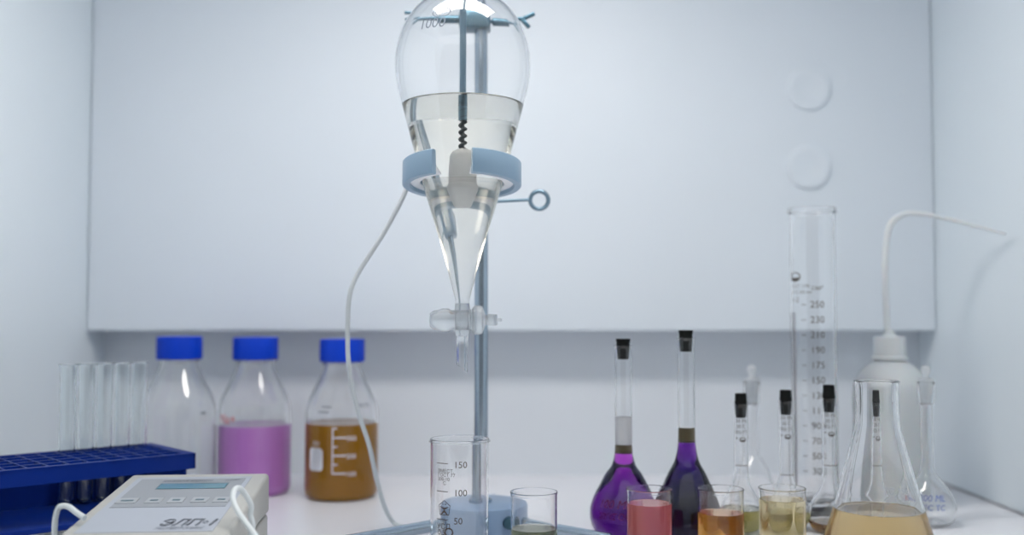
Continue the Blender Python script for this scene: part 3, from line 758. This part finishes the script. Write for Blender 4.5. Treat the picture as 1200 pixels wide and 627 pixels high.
# ------------------------------------------------------------------ measuring cylinder
d = 1.08; s = mpp(d); cxp = 953
root = thing('measuring_cylinder', 'tall glass measuring cylinder with dark numbers behind the small flasks', 'cylinder', (X(cxp,d), d, 0))
H = Z(244, d); r = 26*s
key = [(0,0.016),(r*0.6,0.0155),(r*0.85,0.0165),(r*0.98,0.020),(r,0.026),(r,0.10),(r,0.2),(r,H-0.014),(r*1.01,H-0.006),(r*1.06,H-0.001)]
pr = vessel_profile(key); b, inn = shell(pr, 0.0020, 80); obj('glass_body', b, M['glass'], root)
bm = bmesh.new(); lathe(bm, [(0,0.0),(r*1.45,0.0),(r*1.5,0.002),(r*1.45,0.006),(r*0.9,0.009),(r*0.62,0.012),(r*0.7,0.0158),(0,0.0158)], 6*12, rmod=lambda R_, z, k: R_*(1.0 if R_ < r*1.2 else (math.cos(PI/6)/math.cos(((2*PI*k/72) % (PI/3))-PI/6))*1.08)); obj('foot', bm, M['glass'], root, sharp=30)
rf = lambda z: interp_r(pr, z)
dd = d-r; s3 = mpp(dd)
A = lambda px: math.asin(max(-0.98, min(0.98, (P(px,400,dd).x-root.location.x)/r*1.0)))
it = []
for i, tx in enumerate(('250','230','210','190','175','150','130','110','90','70','50','30')):
    y = 357+17.8*i; it.append(('t', tx, 0.0098, A(950.5), Z(y+3.5,dd)))
    it.append(('r', A(942), Z(y+0.5,dd), 0.005, 0.0006))
it.append(('p', A(937), Z(324,dd), ell(0,0,0.0075,0.0050), 0.2)); it.append(('f', A(937), Z(325,dd), [(-0.006,0),(0.006,0),(0.004,-0.003),(-0.004,-0.003)]))
it += [('t','ГОСТ 1770',0.0045,A(931),Z(337,dd)),('t','20°С 250 мл',0.0045,A(931),Z(344,dd)),('t','см³',0.0075,A(952),Z(340,dd)),('t','1-2',0.008,A(932),Z(354,dd))]
print_on(root, it, rf, M['brown_ink'], 'brown scale numbers from 250 downwards')
# pale backing stripe down the left
bm = bmesh.new(); na, nz = 8, 30; zt, zb_ = Z(366,dd), 0.03
g = []
for j in range(nz+1):
    z = zb_+(zt-zb_)*j/nz; row = []
    for i in range(na+1):
        a = A(930)+(A(943)-A(930))*i/na; a = PI-0.0+a*-1
        rr = r-0.0002; row.append(bm.verts.new((rr*math.sin(a)*1.0, -rr*math.cos(a), z)))
    g.append(row)
for j in range(nz):
    for i in range(na): bm.faces.new((g[j][i], g[j][i+1], g[j+1][i+1], g[j+1][i]))
obj('backing_stripe', bm, M['stripe'], root)

# ------------------------------------------------------------------ wash bottle
d = 1.13; s = mpp(d)
root = thing('wash_bottle', 'milky white plastic wash bottle with a long bent spout by the right wall', 'wash bottle', (X(1042,d), d, 0))
zfy = 0.208*1200/d+370
key = [(0,0.002)]+[(a*s, max(0, Z(y,d))) for a, y in ((30,zfy),(38,zfy),(41.5,zfy-4),(42.5,zfy-12),(42.5,540),(42.5,480),(42,455),(39,444),(32,434),(24,427),(18,423),(16.5,420),(16.5,412))]
pr = vessel_profile(key); b, inn = shell(pr, 0.0015, 80); obj('bottle_body', b, M['ldpe'], root)
bm = bmesh.new(); Q = lambda y: Z(y, d)
lathe(bm, [(16.6*s,Q(421)),(20*s,Q(421)),(20*s,Q(418.5)),(18.2*s,Q(417)),(17.8*s,Q(396)),(17*s,Q(394.5)),(8*s,Q(393.5)),(6*s,Q(391)),(5.5*s,Q(388)),(3.3*s,Q(386)),(0,Q(386))], 96, rmod=lambda R_, z, k: R_*(0.985 if k % 2 and R_ > 17.5*s and R_ < 19*s else 1)); cp = obj('cap', bm, M['ldpe_solid'], root, sharp=50)
base = Vector((root.location.x, d, 0))
pts = [P(1040.5,390,d), P(1038.5,360,d), P(1037,320,d), P(1038,290,d), P(1041,270,d), P(1048,257.5,d), P(1060,251,d), P(1074,250,d), P(1095,253,d-0.005), P(1125,260,d-0.015), P(1155,268,d-0.03), P(1178,274,d-0.045)]
pts = [p-base for p in pts]
bm = bmesh.new(); sweep(bm, pts, lambda t: 0.0036*(1-0.62*max(0, (t-0.45)/0.55)), 14, 6); obj('spout', bm, M['ldpe_solid'], root)
bm = bmesh.new(); rod(bm, (0,0,0.02), (0,0,Q(400)), 0.0028, 14); obj('dip_tube', bm, M['ldpe_solid'], root)
